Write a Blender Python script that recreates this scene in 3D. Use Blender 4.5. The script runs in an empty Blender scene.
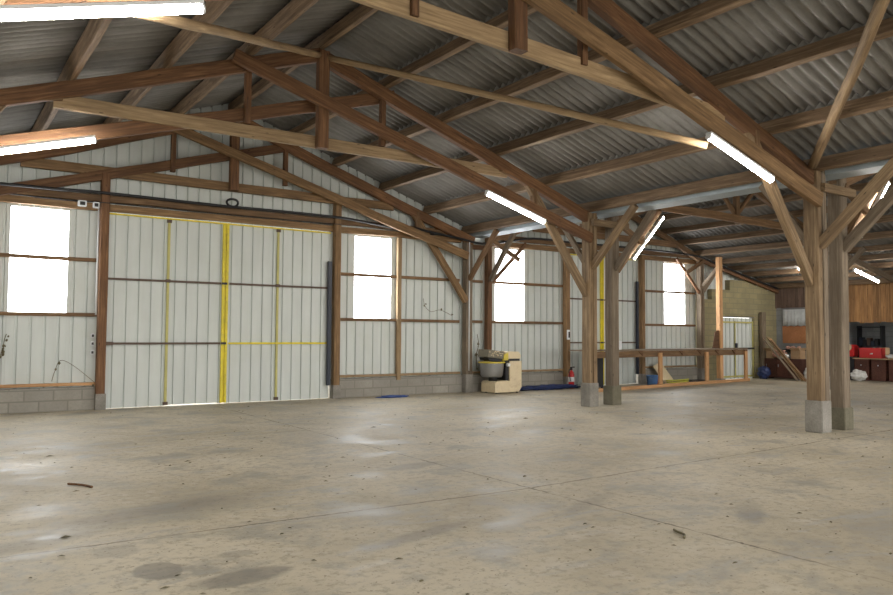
import bpy, bmesh, math, random
from mathutils import Vector, Matrix, noise
rnd = random.Random(7)
COL = bpy.context.scene.collection
V3 = Vector

# ------------------------------------------------------------------ materials
def new_mat(name):
    m = bpy.data.materials.new(name); m.use_nodes = True
    nt = m.node_tree; nt.nodes.clear()
    out = nt.nodes.new('ShaderNodeOutputMaterial'); b = nt.nodes.new('ShaderNodeBsdfPrincipled')
    nt.links.new(b.outputs[0], out.inputs[0])
    return m, nt, b
def N(nt, t, **kw):
    n = nt.nodes.new(t)
    for k, v in kw.items():
        if k.startswith('i_'): n.inputs[k[2:].replace('_', ' ')].default_value = v
        else: setattr(n, k, v)
    return n
def ramp(nt, fac, stops, interp='LINEAR'):
    r = nt.nodes.new('ShaderNodeValToRGB'); r.color_ramp.interpolation = interp
    e = r.color_ramp.elements
    while len(e) < len(stops): e.new(.5)
    for i, (p, c) in enumerate(stops):
        e[i].position = p; e[i].color = (c[0], c[1], c[2], 1) if hasattr(c, '__len__') else (c, c, c, 1)
    nt.links.new(fac, r.inputs[0]); return r.outputs[0]
def objco(nt, scale=(1, 1, 1), seed=True):
    tc = N(nt, 'ShaderNodeTexCoord'); mp = N(nt, 'ShaderNodeMapping'); mp.inputs['Scale'].default_value = scale
    nt.links.new(tc.outputs['Object'], mp.inputs['Vector'])
    if seed:
        oi = N(nt, 'ShaderNodeObjectInfo'); mu = N(nt, 'ShaderNodeMath', operation='MULTIPLY'); mu.inputs[1].default_value = 37.0
        nt.links.new(oi.outputs['Random'], mu.inputs[0]); nt.links.new(mu.outputs[0], mp.inputs['Location'])
        return mp.outputs[0], oi.outputs['Random']
    return mp.outputs[0], None
def noise_n(nt, vec, scale, detail=4, rough=.55, dist=0):
    n = N(nt, 'ShaderNodeTexNoise'); n.inputs['Scale'].default_value = scale
    n.inputs['Detail'].default_value = detail; n.inputs['Roughness'].default_value = rough; n.inputs['Distortion'].default_value = dist
    nt.links.new(vec, n.inputs['Vector']); return n.outputs[0]
def mixc(nt, fac, a, b, mode='MIX'):
    m = N(nt, 'ShaderNodeMix', data_type='RGBA', blend_type=mode)
    for s, v in ((0, fac), (6, a), (7, b)):
        if hasattr(v, 'is_output'): nt.links.new(v, m.inputs[s])
        elif s == 0: m.inputs[0].default_value = v
        else: m.inputs[s].default_value = (v[0], v[1], v[2], 1)
    return m.outputs[2]
def bump(nt, b, h, strength=.3, dist=.01):
    bp = N(nt, 'ShaderNodeBump'); bp.inputs['Strength'].default_value = strength; bp.inputs['Distance'].default_value = dist
    nt.links.new(h, bp.inputs['Height']); nt.links.new(bp.outputs[0], b.inputs['Normal'])

def wood(name, dark, mid, light, rough=.75, vary=.35, knots=True):
    m, nt, b = new_mat(name)
    v, rn = objco(nt, (.9, 16, 16))
    n1 = noise_n(nt, v, 1.6, 6, .65, .4)
    c = ramp(nt, n1, [(.28, dark), (.5, mid), (.72, light)])
    v2, _ = objco(nt, (1.2, 2.2, 2.2))
    n2 = noise_n(nt, v2, 1.3, 4, .6)
    c = mixc(nt, ramp(nt, n2, [(.35, 0), (.7, .55)]), c, [x * .6 for x in mid])
    if knots:
        vo = N(nt, 'ShaderNodeTexVoronoi'); vo.inputs['Scale'].default_value = 3.2
        v3, _ = objco(nt, (.8, 2.6, 2.6)); nt.links.new(v3, vo.inputs['Vector'])
        c = mixc(nt, ramp(nt, vo.outputs['Distance'], [(.05, .75), (.11, 0)]), c, [x * .35 for x in dark])
    hv = N(nt, 'ShaderNodeHueSaturation'); ma = N(nt, 'ShaderNodeMapRange')
    ma.inputs['To Min'].default_value = 1 - vary; ma.inputs['To Max'].default_value = 1 + vary
    nt.links.new(rn, ma.inputs['Value']); nt.links.new(ma.outputs[0], hv.inputs['Value']); nt.links.new(c, hv.inputs['Color'])
    nt.links.new(hv.outputs[0], b.inputs['Base Color']); b.inputs['Roughness'].default_value = rough
    bump(nt, b, n1, .35, .008)
    return m
M = {}
M['red'] = wood('red_brown_timber', (.05, .022, .010), (.155, .073, .031), (.29, .155, .07), vary=.18)
M['pale'] = wood('pale_timber', (.17, .11, .055), (.35, .24, .13), (.52, .38, .22), vary=.12)
M['brown'] = wood('brown_timber', (.08, .043, .02), (.19, .108, .05), (.34, .21, .11), vary=.15)
M['post'] = wood('weathered_post_timber', (.09, .058, .03), (.235, .155, .083), (.41, .30, .175), vary=.08)
M['grey'] = wood('grey_weathered_timber', (.10, .074, .048), (.20, .152, .104), (.33, .27, .195), vary=.08)
M['orange'] = wood('new_orange_timber', (.38, .19, .075), (.60, .33, .15), (.72, .45, .23), vary=.06)
M['honey'] = wood('honey_brown_timber', (.09, .05, .022), (.235, .138, .062), (.41, .26, .13), vary=.15)
M['purlin'] = wood('purlin_timber', (.09, .056, .032), (.21, .137, .08), (.38, .27, .17), vary=.12)
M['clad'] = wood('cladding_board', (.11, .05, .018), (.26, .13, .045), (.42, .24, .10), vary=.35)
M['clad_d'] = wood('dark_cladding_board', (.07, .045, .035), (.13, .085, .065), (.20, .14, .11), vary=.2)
M['chipboard'] = wood('chipboard', (.36, .15, .06), (.46, .2, .085), (.52, .25, .11), vary=.02, knots=False)
M['cardboard'] = wood('cardboard', (.38, .24, .13), (.45, .30, .17), (.5, .35, .21), vary=.15, knots=False)
M['mahogany'] = wood('dark_red_furniture', (.05, .018, .012), (.10, .035, .022), (.15, .06, .035), vary=.25, knots=False)

def plain(name, col, rough=.5, metal=0, spec=.5, var=.12, scale=3.0, dirt=None):
    m, nt, b = new_mat(name)
    v, _ = objco(nt)
    n = noise_n(nt, v, scale, 5, .6)
    c = ramp(nt, n, [(.3, [x * (1 - var) for x in col]), (.7, [min(1, x * (1 + var)) for x in col])])
    if dirt:
        n2 = noise_n(nt, v, scale * 2.7, 6, .7)
        c = mixc(nt, ramp(nt, n2, [(.52, 0), (.72, .6)]), c, dirt)
    nt.links.new(c, b.inputs['Base Color'])
    b.inputs['Roughness'].default_value = rough; b.inputs['Metallic'].default_value = metal
    b.inputs['Specular IOR Level'].default_value = spec
    return m
def emis(name, col, s):
    m = bpy.data.materials.new(name); m.use_nodes = True; nt = m.node_tree; nt.nodes.clear()
    o = nt.nodes.new('ShaderNodeOutputMaterial'); e = nt.nodes.new('ShaderNodeEmission')
    e.inputs[0].default_value = (*col, 1); e.inputs[1].default_value = s; nt.links.new(e.outputs[0], o.inputs[0]); return m
M['yellow'] = plain('yellow_paint', (.75, .62, .02), .45, dirt=(.35, .28, .06), var=.15)
M['dull_yellow'] = plain('faded_yellow_paint', (.52, .48, .16), .5, dirt=(.35, .33, .15))
M['brown_paint'] = plain('rusty_brown_steel', (.11, .07, .05), .6)
M['navy'] = plain('dark_navy_steel', (.012, .018, .035), .45)
M['black'] = plain('black_rubber', (.012, .012, .014), .5)
M['white'] = plain('white_plastic', (.78, .8, .82), .4, var=.03)
M['zinc'] = plain('zinc_gutter', (.36, .42, .46), .6, .15, dirt=(.28, .31, .33))
M['cream'] = plain('cream_enamel', (.72, .60, .40), .4, dirt=(.45, .33, .18), var=.06)
M['cream_d'] = plain('worn_cream_enamel', (.42, .38, .26), .5, dirt=(.22, .19, .12))
M['panel'] = plain('greasy_panel', (.2, .18, .13), .5, dirt=(.08, .07, .05), scale=12)
M['steel'] = plain('brushed_steel_bowl', (.42, .43, .45), .38, .85)
M['rimyel'] = plain('yellow_bowl_guard', (.62, .5, .06), .45)
M['redp'] = plain('red_plastic', (.55, .02, .02), .35, var=.1)
M['blue'] = plain('blue_plastic', (.12, .26, .58), .35)
M['bluetarp'] = plain('blue_tarp', (.015, .03, .11), .45, var=.5, scale=8)
M['bluerag'] = plain('blue_rag', (.04, .09, .3), .6, var=.4, scale=8)
M['tan'] = plain('tan_drum', (.62, .42, .24), .6)
M['bag'] = plain('white_sack', (.66, .66, .64), .6, var=.15, scale=9)
M['lime'] = plain('yellow_hose', (.5, .48, .06), .5)
M['pink'] = plain('pinkish_insulation', (.5, .28, .22), .8, var=.4, scale=9)
M['plastic_sheet'] = plain('clear_sheeting', (.55, .58, .6), .35, var=.15, scale=6)
M['vine'] = plain('dry_vine', (.13, .11, .06), .8, var=.4)
M['orange_lamp'] = plain('orange_plastic', (.7, .16, .05), .4)
M['glow'] = emis('tube_glow', (1, .95, .87), 50)
M['pane'] = emis('daylit_plastic_pane', (.96, .98, 1), 7)

# concrete, blocks, sheets
def concrete(name, base, dirt, scale=2.0):
    m, nt, b = new_mat(name); v, _ = objco(nt)
    n = noise_n(nt, v, scale, 8, .65); n2 = noise_n(nt, v, scale * 14, 5, .7)
    c = ramp(nt, n, [(.3, dirt), (.65, base)])
    c = mixc(nt, ramp(nt, n2, [(.35, .35), (.6, 0)]), c, [x * .55 for x in dirt])
    nt.links.new(c, b.inputs['Base Color']); b.inputs['Roughness'].default_value = .85
    bump(nt, b, n2, .4, .01); return m
M['pier'] = concrete('pier_concrete', (.33, .31, .275), (.19, .178, .155), 2.5)
M['pier_g'] = concrete('mossy_pier_concrete', (.21, .195, .14), (.12, .108, .07), 3)
def blocks(name, c1, c2, mortar, bw=.5, bh=.2, stain=None):
    m, nt, b = new_mat(name)
    tc = N(nt, 'ShaderNodeTexCoord'); sp = N(nt, 'ShaderNodeSeparateXYZ'); cb = N(nt, 'ShaderNodeCombineXYZ'); ad = N(nt, 'ShaderNodeMath', operation='ADD')
    nt.links.new(tc.outputs['Object'], sp.inputs[0]); nt.links.new(sp.outputs[0], ad.inputs[0]); nt.links.new(sp.outputs[1], ad.inputs[1])
    nt.links.new(ad.outputs[0], cb.inputs[0]); nt.links.new(sp.outputs[2], cb.inputs[1])
    br = N(nt, 'ShaderNodeTexBrick'); br.inputs['Scale'].default_value = 1; br.inputs['Brick Width'].default_value = bw; br.inputs['Row Height'].default_value = bh
    br.inputs['Mortar Size'].default_value = .016; br.inputs['Color1'].default_value = (*c1, 1); br.inputs['Color2'].default_value = (*c2, 1); br.inputs['Mortar'].default_value = (*mortar, 1)
    br.inputs['Mortar Smooth'].default_value = .3
    nt.links.new(cb.outputs[0], br.inputs['Vector'])
    n = noise_n(nt, tc.outputs['Object'], 1.6, 6, .65); n2 = noise_n(nt, tc.outputs['Object'], 22, 4, .7)
    c = mixc(nt, ramp(nt, n, [(.35, .65), (.65, 0)]), br.outputs[0], stain or [x * .5 for x in c1])
    c = mixc(nt, ramp(nt, n2, [(.4, .3), (.6, 0)]), c, [x * .6 for x in c1])
    nt.links.new(c, b.inputs['Base Color']); b.inputs['Roughness'].default_value = .9
    bump(nt, b, br.outputs['Fac'], -.5, .01); return m
M['block'] = blocks('grey_blockwork', (.40, .375, .33), (.29, .275, .245), (.22, .205, .18), .52, .215, (.25, .235, .2))
M['olive'] = blocks('olive_stained_blockwork', (.36, .31, .165), (.27, .235, .13), (.22, .20, .13), stain=(.19, .175, .11))
M['greywall'] = blocks('pale_blockwork', (.34, .36, .37), (.30, .31, .32), (.25, .26, .26))
def sheetmat(name, col, stain, rough=.5):
    m, nt, b = new_mat(name)
    tc = N(nt, 'ShaderNodeTexCoord'); mp = N(nt, 'ShaderNodeMapping'); mp.inputs['Scale'].default_value = (3, 3, .35)
    nt.links.new(tc.outputs['Object'], mp.inputs[0])
    n = noise_n(nt, mp.outputs[0], 1.5, 6, .6); n2 = noise_n(nt, tc.outputs['Object'], 1.1, 5, .6)
    c = ramp(nt, n, [(.3, [x * .9 for x in col]), (.65, col)])
    c = mixc(nt, ramp(nt, n2, [(.5, 0), (.75, .45)]), c, stain)
    nt.links.new(c, b.inputs['Base Color']); b.inputs['Roughness'].default_value = rough; return m
M['sheet'] = sheetmat('white_ribbed_sheet', (.64, .68, .66), (.52, .55, .47))
M['doorsheet'] = sheetmat('white_door_sheet', (.66, .70, .68), (.56, .60, .55))
# fibre cement roof: streaks down the slope
m, nt, b = new_mat('fibre_cement_roof'); M['roof'] = m
tc = N(nt, 'ShaderNodeTexCoord'); mp = N(nt, 'ShaderNodeMapping'); mp.inputs['Scale'].default_value = (.7, 5.6, .7)
nt.links.new(tc.outputs['Object'], mp.inputs[0])
n = noise_n(nt, mp.outputs[0], 1.2, 6, .7); n2 = noise_n(nt, tc.outputs['Object'], .5, 4, .6); n3 = noise_n(nt, tc.outputs['Object'], 16, 4, .7)
c = ramp(nt, n, [(.3, (.17, .164, .155)), (.5, (.25, .243, .232)), (.75, (.34, .33, .315))])
c = mixc(nt, ramp(nt, n2, [(.4, .45), (.7, 0)]), c, (.14, .13, .115))
c = mixc(nt, ramp(nt, n3, [(.35, .12), (.55, 0)]), c, (.10, .095, .09))
nt.links.new(c, b.inputs['Base Color']); b.inputs['Roughness'].default_value = .9
# slab
m, nt, b = new_mat('stained_concrete_slab'); M['floor'] = m
tc = N(nt, 'ShaderNodeTexCoord'); P0 = tc.outputs['Object']
def pnode(op, a, bb=None, cc=None):
    q = N(nt, 'ShaderNodeMath', operation=op)
    for i, v in enumerate((a, bb, cc)):
        if v is None: continue
        if hasattr(v, 'is_output'): nt.links.new(v, q.inputs[i])
        else: q.inputs[i].default_value = v
    return q.outputs[0]
wob = noise_n(nt, P0, .8, 4, .6); wobf = noise_n(nt, P0, 9, 4, .6)
big = noise_n(nt, P0, .33, 8, .62); mid = noise_n(nt, P0, 1.4, 8, .7); fine = noise_n(nt, P0, 11, 6, .75)
c = ramp(nt, big, [(.32, (.34, .29, .205)), (.5, (.47, .41, .30)), (.68, (.57, .505, .385))])
c = mixc(nt, ramp(nt, mid, [(.38, .9), (.5, 0)]), c, (.29, .27, .225))
c = mixc(nt, ramp(nt, mid, [(.54, 0), (.68, .7)]), c, (.56, .52, .44))
c = mixc(nt, ramp(nt, fine, [(.38, .7), (.5, 0)]), c, (.29, .25, .185))
mp = N(nt, 'ShaderNodeMapping'); mp.inputs['Scale'].default_value = (.5, 1.6, 1); mp.inputs['Rotation'].default_value = (0, 0, .5); nt.links.new(P0, mp.inputs[0])
rub = noise_n(nt, mp.outputs[0], 1.6, 7, .72, .5)
c = mixc(nt, ramp(nt, rub, [(.55, 0), (.66, .65)]), c, (.29, .285, .27))
spk = noise_n(nt, P0, 26, 3, .6)
c = mixc(nt, ramp(nt, spk, [(.30, .85), (.36, 0)]), c, (.10, .075, .05))
sep = N(nt, 'ShaderNodeSeparateXYZ'); nt.links.new(P0, sep.inputs[0])
SX, SY = sep.outputs[0], sep.outputs[1]
wf = pnode('MULTIPLY', pnode('SUBTRACT', wob, .5), 1.3); wf2 = pnode('MULTIPLY', pnode('SUBTRACT', wobf, .5), .35)
def blob(cx, cy, rx, ry, ang=0, soft=.25):
    ca, sa = math.cos(ang), math.sin(ang)
    dx = pnode('SUBTRACT', SX, cx); dy = pnode('SUBTRACT', SY, cy)
    u = pnode('DIVIDE', pnode('ADD', pnode('MULTIPLY', dx, ca), pnode('MULTIPLY', dy, sa)), rx)
    w = pnode('DIVIDE', pnode('SUBTRACT', pnode('MULTIPLY', dy, ca), pnode('MULTIPLY', dx, sa)), ry)
    r = pnode('SQRT', pnode('ADD', pnode('MULTIPLY', u, u), pnode('MULTIPLY', w, w)))
    r = pnode('ADD', pnode('ADD', r, wf), wf2)
    return ramp(nt, r, [(1 - soft, 1), (1.0, 0)])
wet = None
# stains measured on the slab: (x, y, rx, ry, angle, softness, strength)
STAINS = [(1.33, -11.68, .17, .21, 0, .12, .6), (1.78, -12.14, .36, .16, .1, .3, .6), (1.5, -9.95, 1.2, .30, .2, .6, .4), (.7, -10.5, .8, .22, .3, .6, .4),
          (2.2, -9.9, .8, .6, .1, .7, .3), (1.9, -11.6, .16, .1, 0, .3, .35), (3.3, -11.9, .7, .13, .25, .5, .5), (4.9, -9.2, .45, .18, .2, .3, .45),
          (1.2, -11.05, .18, .2, 0, .3, .35), (6.2, -12.9, .7, .16, .6, .5, .35), (5.3, -11.8, .6, .12, .4, .5, .35)]
for (x, y, rx, ry, an, so, st) in STAINS:
    f = blob(x, y, rx, ry, an, so)
    f = pnode('MULTIPLY', f, st); c = mixc(nt, f, c, (.155, .14, .118))
    wet = f if wet is None else pnode('MAXIMUM', wet, f)
# joints in the slab
j1 = pnode('ABSOLUTE', pnode('ADD', pnode('SUBTRACT', pnode('MULTIPLY', pnode('ABSOLUTE', pnode('SUBTRACT', SX, 5.2)), .042), pnode('ADD', SY, 10.98)), pnode('MULTIPLY', pnode('SUBTRACT', wobf, .5), .07)))
j2 = pnode('ABSOLUTE', pnode('ADD', pnode('SUBTRACT', SX, 5.24), pnode('MULTIPLY', pnode('SUBTRACT', wobf, .5), .07)))
j3 = pnode('ABSOLUTE', pnode('SUBTRACT', SY, -5.4)); j4 = pnode('ABSOLUTE', pnode('SUBTRACT', SX, 12.7))
jj = pnode('MINIMUM', pnode('MINIMUM', j1, j2), pnode('MINIMUM', pnode('ADD', j3, .004), j4))
brk = ramp(nt, noise_n(nt, P0, 1.7, 3), [(.38, .25), (.55, .85)])
c = mixc(nt, pnode('MULTIPLY', ramp(nt, jj, [(.006, 1), (.018, 0)]), brk), c, (.10, .08, .055))
nt.links.new(c, b.inputs['Base Color'])
rg = ramp(nt, mid, [(.35, .5), (.6, .72)])
sheen = ramp(nt, rub, [(.5, 0), (.7, .16)])
rr = pnode('SUBTRACT', pnode('SUBTRACT', rg, sheen), pnode('MULTIPLY', wet, .15))
for (x, y, rx, ry, an, so, st) in [(.95, -6.6, .8, .5, 0, .6, .1), (.72, -9.55, .5, .2, .2, .5, .08), (1.1, -10.25, .25, .12, 0, .4, .08), (5.2, -6.2, .9, 1.1, 0, .7, .1),
                                  (2.6, -12.37, .22, .06, .2, .5, .16), (9, -5.2, 1.6, 1.8, 0, .8, .08)]:
    rr = pnode('SUBTRACT', rr, pnode('MULTIPLY', blob(x, y, rx, ry, an, so), st))
nt.links.new(pnode('MAXIMUM', rr, .3), b.inputs['Roughness'])
b.inputs['Specular IOR Level'].default_value = .5
bump(nt, b, mid, .10, .02)
M['gravel'] = plain('pale_gravel', (.42, .40, .36), .95, var=.3, scale=20)

# ------------------------------------------------------------------ object helpers
def link(name, me, mat, parent=None, loc=(0, 0, 0), rot=None):
    o = bpy.data.objects.new(name, me); COL.objects.link(o)
    if mat is not None:
        for mm in (mat if isinstance(mat, (list, tuple)) else [mat]): me.materials.append(mm)
    loc = V3(loc)
    if parent is not None:
        o.parent = parent; loc = loc - parent.location
    o.location = loc
    if rot is not None: o.rotation_euler = rot.to_euler() if hasattr(rot, 'to_euler') else rot
    return o
def from_bm(name, bm, mat, parent=None, loc=(0, 0, 0), rot=None, smooth=False):
    me = bpy.data.meshes.new(name); bmesh.ops.recalc_face_normals(bm, faces=bm.faces[:]) if not smooth == 'keep' else None
    bm.to_mesh(me); bm.free()
    if smooth is True: me.polygons.foreach_set('use_smooth', [True] * len(me.polygons))
    return link(name, me, mat, parent, loc, rot)
def tag(o, label=None, cat=None, group=None, kind=None):
    if label: o['label'] = label
    if cat: o['category'] = cat
    if group: o['group'] = group
    if kind: o['kind'] = kind
    return o
def thing(name, loc, label, cat, group=None):
    o = bpy.data.objects.new(name, None); COL.objects.link(o); o.location = loc; o.empty_display_size = .2
    return tag(o, label, cat, group)
def setting(name, loc=(0, 0, 0)):
    o = bpy.data.objects.new(name, None); COL.objects.link(o); o.location = loc; o['kind'] = 'structure'; return o

def beam(name, p0, p1, w, h, mat, parent=None, up=(0, 0, 1), rough=.004, n=None, bow=0, taper=1):
    """timber from p0 to p1: local X along the grain, w across, h along 'up'."""
    p0, p1 = V3(p0), V3(p1); d = p1 - p0; L = d.length; x = d / L
    u = V3(up); 
    if abs(x.dot(u)) > .98: u = V3((0, 1, 0))
    y = u.cross(x).normalized(); z = x.cross(y)
    R = Matrix((x, y, z)).transposed().to_3x3()
    n = n or max(2, int(L / .5)); bm = bmesh.new(); rings = []
    ch = min(w, h) * .09; sd = rnd.random() * 100
    prof = [(-w/2+ch, -h/2), (w/2-ch, -h/2), (w/2, -h/2+ch), (w/2, h/2-ch), (w/2-ch, h/2), (-w/2+ch, h/2), (-w/2, h/2-ch), (-w/2, -h/2+ch)]
    for i in range(n + 1):
        t = i / n; oy = noise.noise((sd, t * L * .7, 0)) * rough * 2; oz = noise.noise((sd, t * L * .7, 9)) * rough * 2 + bow * 4 * t * (1 - t)
        s = (1 + noise.noise((sd, t * L * 1.3, 5)) * rough * 6) * (1 + (taper - 1) * t)
        rings.append([bm.verts.new((t * L, a * s + oy, c_ * s + oz)) for a, c_ in prof])
    for i in range(n):
        for k in range(8): bm.faces.new((rings[i][k], rings[i][(k+1) % 8], rings[i+1][(k+1) % 8], rings[i+1][k]))
    bm.faces.new(rings[0][::-1]); bm.faces.new(rings[-1])
    return from_bm(name, bm, mat, parent, p0, R)
def pole(name, p0, p1, r, mat, parent=None, seg=10, rough=.006, n=None, r1=None):
    p0, p1 = V3(p0), V3(p1); d = p1 - p0; L = d.length
    R = d.to_track_quat('X', 'Z').to_matrix(); n = n or max(1, int(L / .4)); bm = bmesh.new(); rings = []; sd = rnd.random() * 100
    r1 = r if r1 is None else r1
    for i in range(n + 1):
        t = i / n; oy = noise.noise((sd, t * L * .8, 0)) * rough * 3; oz = noise.noise((sd, t * L * .8, 7)) * rough * 3
        rr_ = (r + (r1 - r) * t) * (1 + noise.noise((sd, t * L * 2, 4)) * rough * 8)
        rings.append([bm.verts.new((t * L, oy + rr_ * math.cos(a * 2 * math.pi / seg), oz + rr_ * math.sin(a * 2 * math.pi / seg))) for a in range(seg)])
    for i in range(n):
        for k in range(seg): bm.faces.new((rings[i][k], rings[i][(k+1) % seg], rings[i+1][(k+1) % seg], rings[i+1][k])).smooth = True
    bm.faces.new(rings[0][::-1]); bm.faces.new(rings[-1])
    return from_bm(name, bm, mat, parent, p0, R, 'x')
def boxbm(bm, c, s, rz=0, bev=0):
    r = bmesh.ops.create_cube(bm, size=1, matrix=Matrix.Translation(V3(c)) @ Matrix.Rotation(rz, 4, 'Z') @ Matrix.Diagonal((*s, 1)))
    if bev:
        es = list({e for v in r['verts'] for e in v.link_edges})
        bmesh.ops.bevel(bm, geom=es, offset=bev, segments=2, affect='EDGES', clamp_overlap=True)
def box(name, c, s, mat, parent=None, rz=0, bev=.004):
    bm = bmesh.new(); boxbm(bm, (0, 0, 0), s, 0, bev)
    return from_bm(name, bm, mat, parent, c, Matrix.Rotation(rz, 3, 'Z'))
def tube(name, pts, r, mat, parent=None, seg=8, cyc=False):
    """swept round tube through points, as a mesh"""
    pts = [V3(p) for p in pts]; base = pts[0].copy(); out = []
    for i in range(len(pts) - 1):                      # catmull-rom
        a = pts[max(i-1, 0)]; b_ = pts[i]; c_ = pts[i+1]; d_ = pts[min(i+2, len(pts)-1)]
        for k in range(5):
            t = k / 5
            out.append(.5 * ((2*b_) + (c_-a)*t + (2*a-5*b_+4*c_-d_)*t*t + (3*b_-a-3*c_+d_)*t**3))
    out.append(pts[-1]); bm = bmesh.new(); rings = []; nrm = V3((.03, -.5, 1)).normalized()
    for i, p in enumerate(out):
        t = (out[min(i+1, len(out)-1)] - out[max(i-1, 0)]).normalized()
        nrm = (nrm - t * nrm.dot(t)).normalized(); bb = t.cross(nrm)
        rings.append([bm.verts.new(p - base + r * (nrm * math.cos(a*2*math.pi/seg) + bb * math.sin(a*2*math.pi/seg))) for a in range(seg)])
    for i in range(len(rings) - 1):
        for k in range(seg): bm.faces.new((rings[i][k], rings[i][(k+1) % seg], rings[i+1][(k+1) % seg], rings[i+1][k])).smooth = True
    bm.faces.new(rings[0][::-1]); bm.faces.new(rings[-1])
    return from_bm(name, bm, mat, parent, base, None, 'x')
def lathe(name, prof, mat, parent=None, loc=(0, 0, 0), seg=32):
    bm = bmesh.new(); rings = []
    for (r, z) in prof: rings.append([bm.verts.new((r * math.cos(a*2*math.pi/seg), r * math.sin(a*2*math.pi/seg), z)) for a in range(seg)])
    for i in range(len(rings) - 1):
        for k in range(seg): bm.faces.new((rings[i][k], rings[i][(k+1) % seg], rings[i+1][(k+1) % seg], rings[i+1][k])).smooth = True
    bm.faces.new(rings[0][::-1]); bm.faces.new(rings[-1])
    return from_bm(name, bm, mat, parent, loc, None, 'x')
def prism(name, outline, axis, t, mat, parent=None, loc=(0, 0, 0)):
    """outline in the plane across 'axis' (X or Y), thickness t along it, centred"""
    bm = bmesh.new(); f = []
    for s in (-t/2, t/2):
        f.append([bm.verts.new((a, s, z) if axis == 'Y' else (s, a, z)) for a, z in outline])
    n = len(outline); bm.faces.new(f[0]); bm.faces.new(f[1][::-1])
    for k in range(n): bm.faces.new((f[0][k], f[1][k], f[1][(k+1) % n], f[0][(k+1) % n]))
    return from_bm(name, bm, mat, parent, loc)
def lump(name, c, s, mat, parent=None, seed=0, amp=.25, fr=2.2, sub=4, flat=True):
    bm = bmesh.new(); bmesh.ops.create_icosphere(bm, subdivisions=sub, radius=1)
    for v in bm.verts:
        k = 1 + amp * noise.fractal(v.co * fr + V3((seed, 0, 0)), 1, 2, 4)
        v.co = V3((v.co.x * s[0], v.co.y * s[1], v.co.z * s[2])) * k
        v.co.z += s[2]
        if flat and v.co.z < .02: v.co.z = 0.004
    return from_bm(name, bm, mat, parent, c, None, True)

# ------------------------------------------------------------------ geometry of the place
CX, HALF = 5.62, 6.68          # near bay centre line / half width
CX2, HALF2 = 17.8, 4.72
TY = [-.2, -4.85, -10.1]       # trusses
XA, XB, XC = 12.3, 13.06, 22.55
YF = -20.4                     # open front of the hangar
rt1 = lambda x: 6.66 - .345 * abs(x - CX)
rt2 = lambda x: 6.00 - .345 * abs(x - CX2)
roof1 = lambda x: rt1(x) + .235
roof2 = lambda x: rt2(x) + .20
roof3 = lambda x: 4.53 - .2 * (x - XC)
def roofz(x):
    if x < 12.67: return roof1(x)
    if x < 22.5: return roof2(x)
    return roof3(x)

# floor and ground
bm = bmesh.new(); boxbm(bm, (14.1, -10.2, -.1), (31.4, 20.8, .2)); tag(from_bm('floor', bm, M['floor']), kind='structure')
bm = bmesh.new(); boxbm(bm, (12, -15, -.35), (160, 150, .2)); tag(from_bm('ground', bm, M['gravel']), kind='structure')

# profiled sheet
def prof(x):
    q = (x % .25) / .25
    if q < .72: return 0.0
    if q < .76: return .04 * (q - .72) / .04
    if q < .88: return .04
    if q < .92: return .04 * (.92 - q) / .04
    return 0.0
def ribbed(name, x0, x1, y, zf0, zf1, openings, mat, parent=None, axis='X', kind='structure', depthdir=1):
    xs = {x0, x1}
    k = math.floor(x0 / .25)
    while k * .25 <= x1:
        for q in (0, .72, .76, .88, .92):
            X_ = (k + q) * .25
            if x0 < X_ < x1: xs.add(X_)
        k += 1
    for o in openings: xs.update(v for v in o[:2] if x0 < v < x1)
    xs = sorted(xs); bm = bmesh.new()
    for a, b_ in zip(xs, xs[1:]):
        if b_ - a < 1e-5: continue
        m_ = (a + b_) / 2; spans = [(None, None)]
        cuts = sorted([(o[2], o[3]) for o in openings if o[0] <= m_ <= o[1]])
        segs = []; lo = None
        for z0, z1 in cuts: segs.append((lo, z0)); lo = z1
        segs.append((lo, None))
        for lo_, hi_ in segs:
            za0 = zf0(a) if lo_ is None else lo_; zb0 = zf0(b_) if lo_ is None else lo_
            za1 = zf1(a) if hi_ is None else hi_; zb1 = zf1(b_) if hi_ is None else hi_
            if za1 - za0 < .01 and zb1 - zb0 < .01: continue
            ya, yb = prof(a + 1e-6) * depthdir, prof(b_ - 1e-6) * depthdir
            P4 = [(a, ya, za0), (b_, yb, zb0), (b_, yb, zb1), (a, ya, za1)]
            if axis == 'Y': P4 = [(p[1], p[0], p[2]) for p in P4]
            bm.faces.new([bm.verts.new(p) for p in P4])
    bmesh.ops.remove_doubles(bm, verts=bm.verts[:], dist=1e-4)
    ret = bmesh.ops.solidify(bm, geom=bm.faces[:], thickness=.004)
    o = from_bm(name, bm, mat, parent, (0, y, 0) if axis == 'X' else (y, 0, 0))
    if parent is None: o['kind'] = kind
    return o
WIN = [(1.29, 2.35, 1.95, 4.09), (8.9, 10.0, 1.95, 4.09), (13.45, 14.56, 1.95, 4.09), (20.83, 21.95, 1.95, 4.09)]
D1 = (3.06, 8.22); D2 = (16.2, 19.35); D3 = (23.9, 25.85)
ops = [w for w in WIN] + [(D1[0], D1[1], -1, 4.12), (D2[0], D2[1], -1, 4.12)]
ribbed('wall_back', -1.4, XC, .06, lambda x: .42, lambda x: roofz(x) + .04, ops, M['sheet'])
def steptop(x):
    for a, z in ((23.3, 2.9), (24.35, 3.28), (26.0, 3.66), (26.7, 3.45)):
        if x < a: return z
    return 3.25
ribbed('wall_back_upper', XC, 27.35, .12, lambda x: 2.6, lambda x: roof3(x) + .03, [], M['sheet'])
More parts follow.
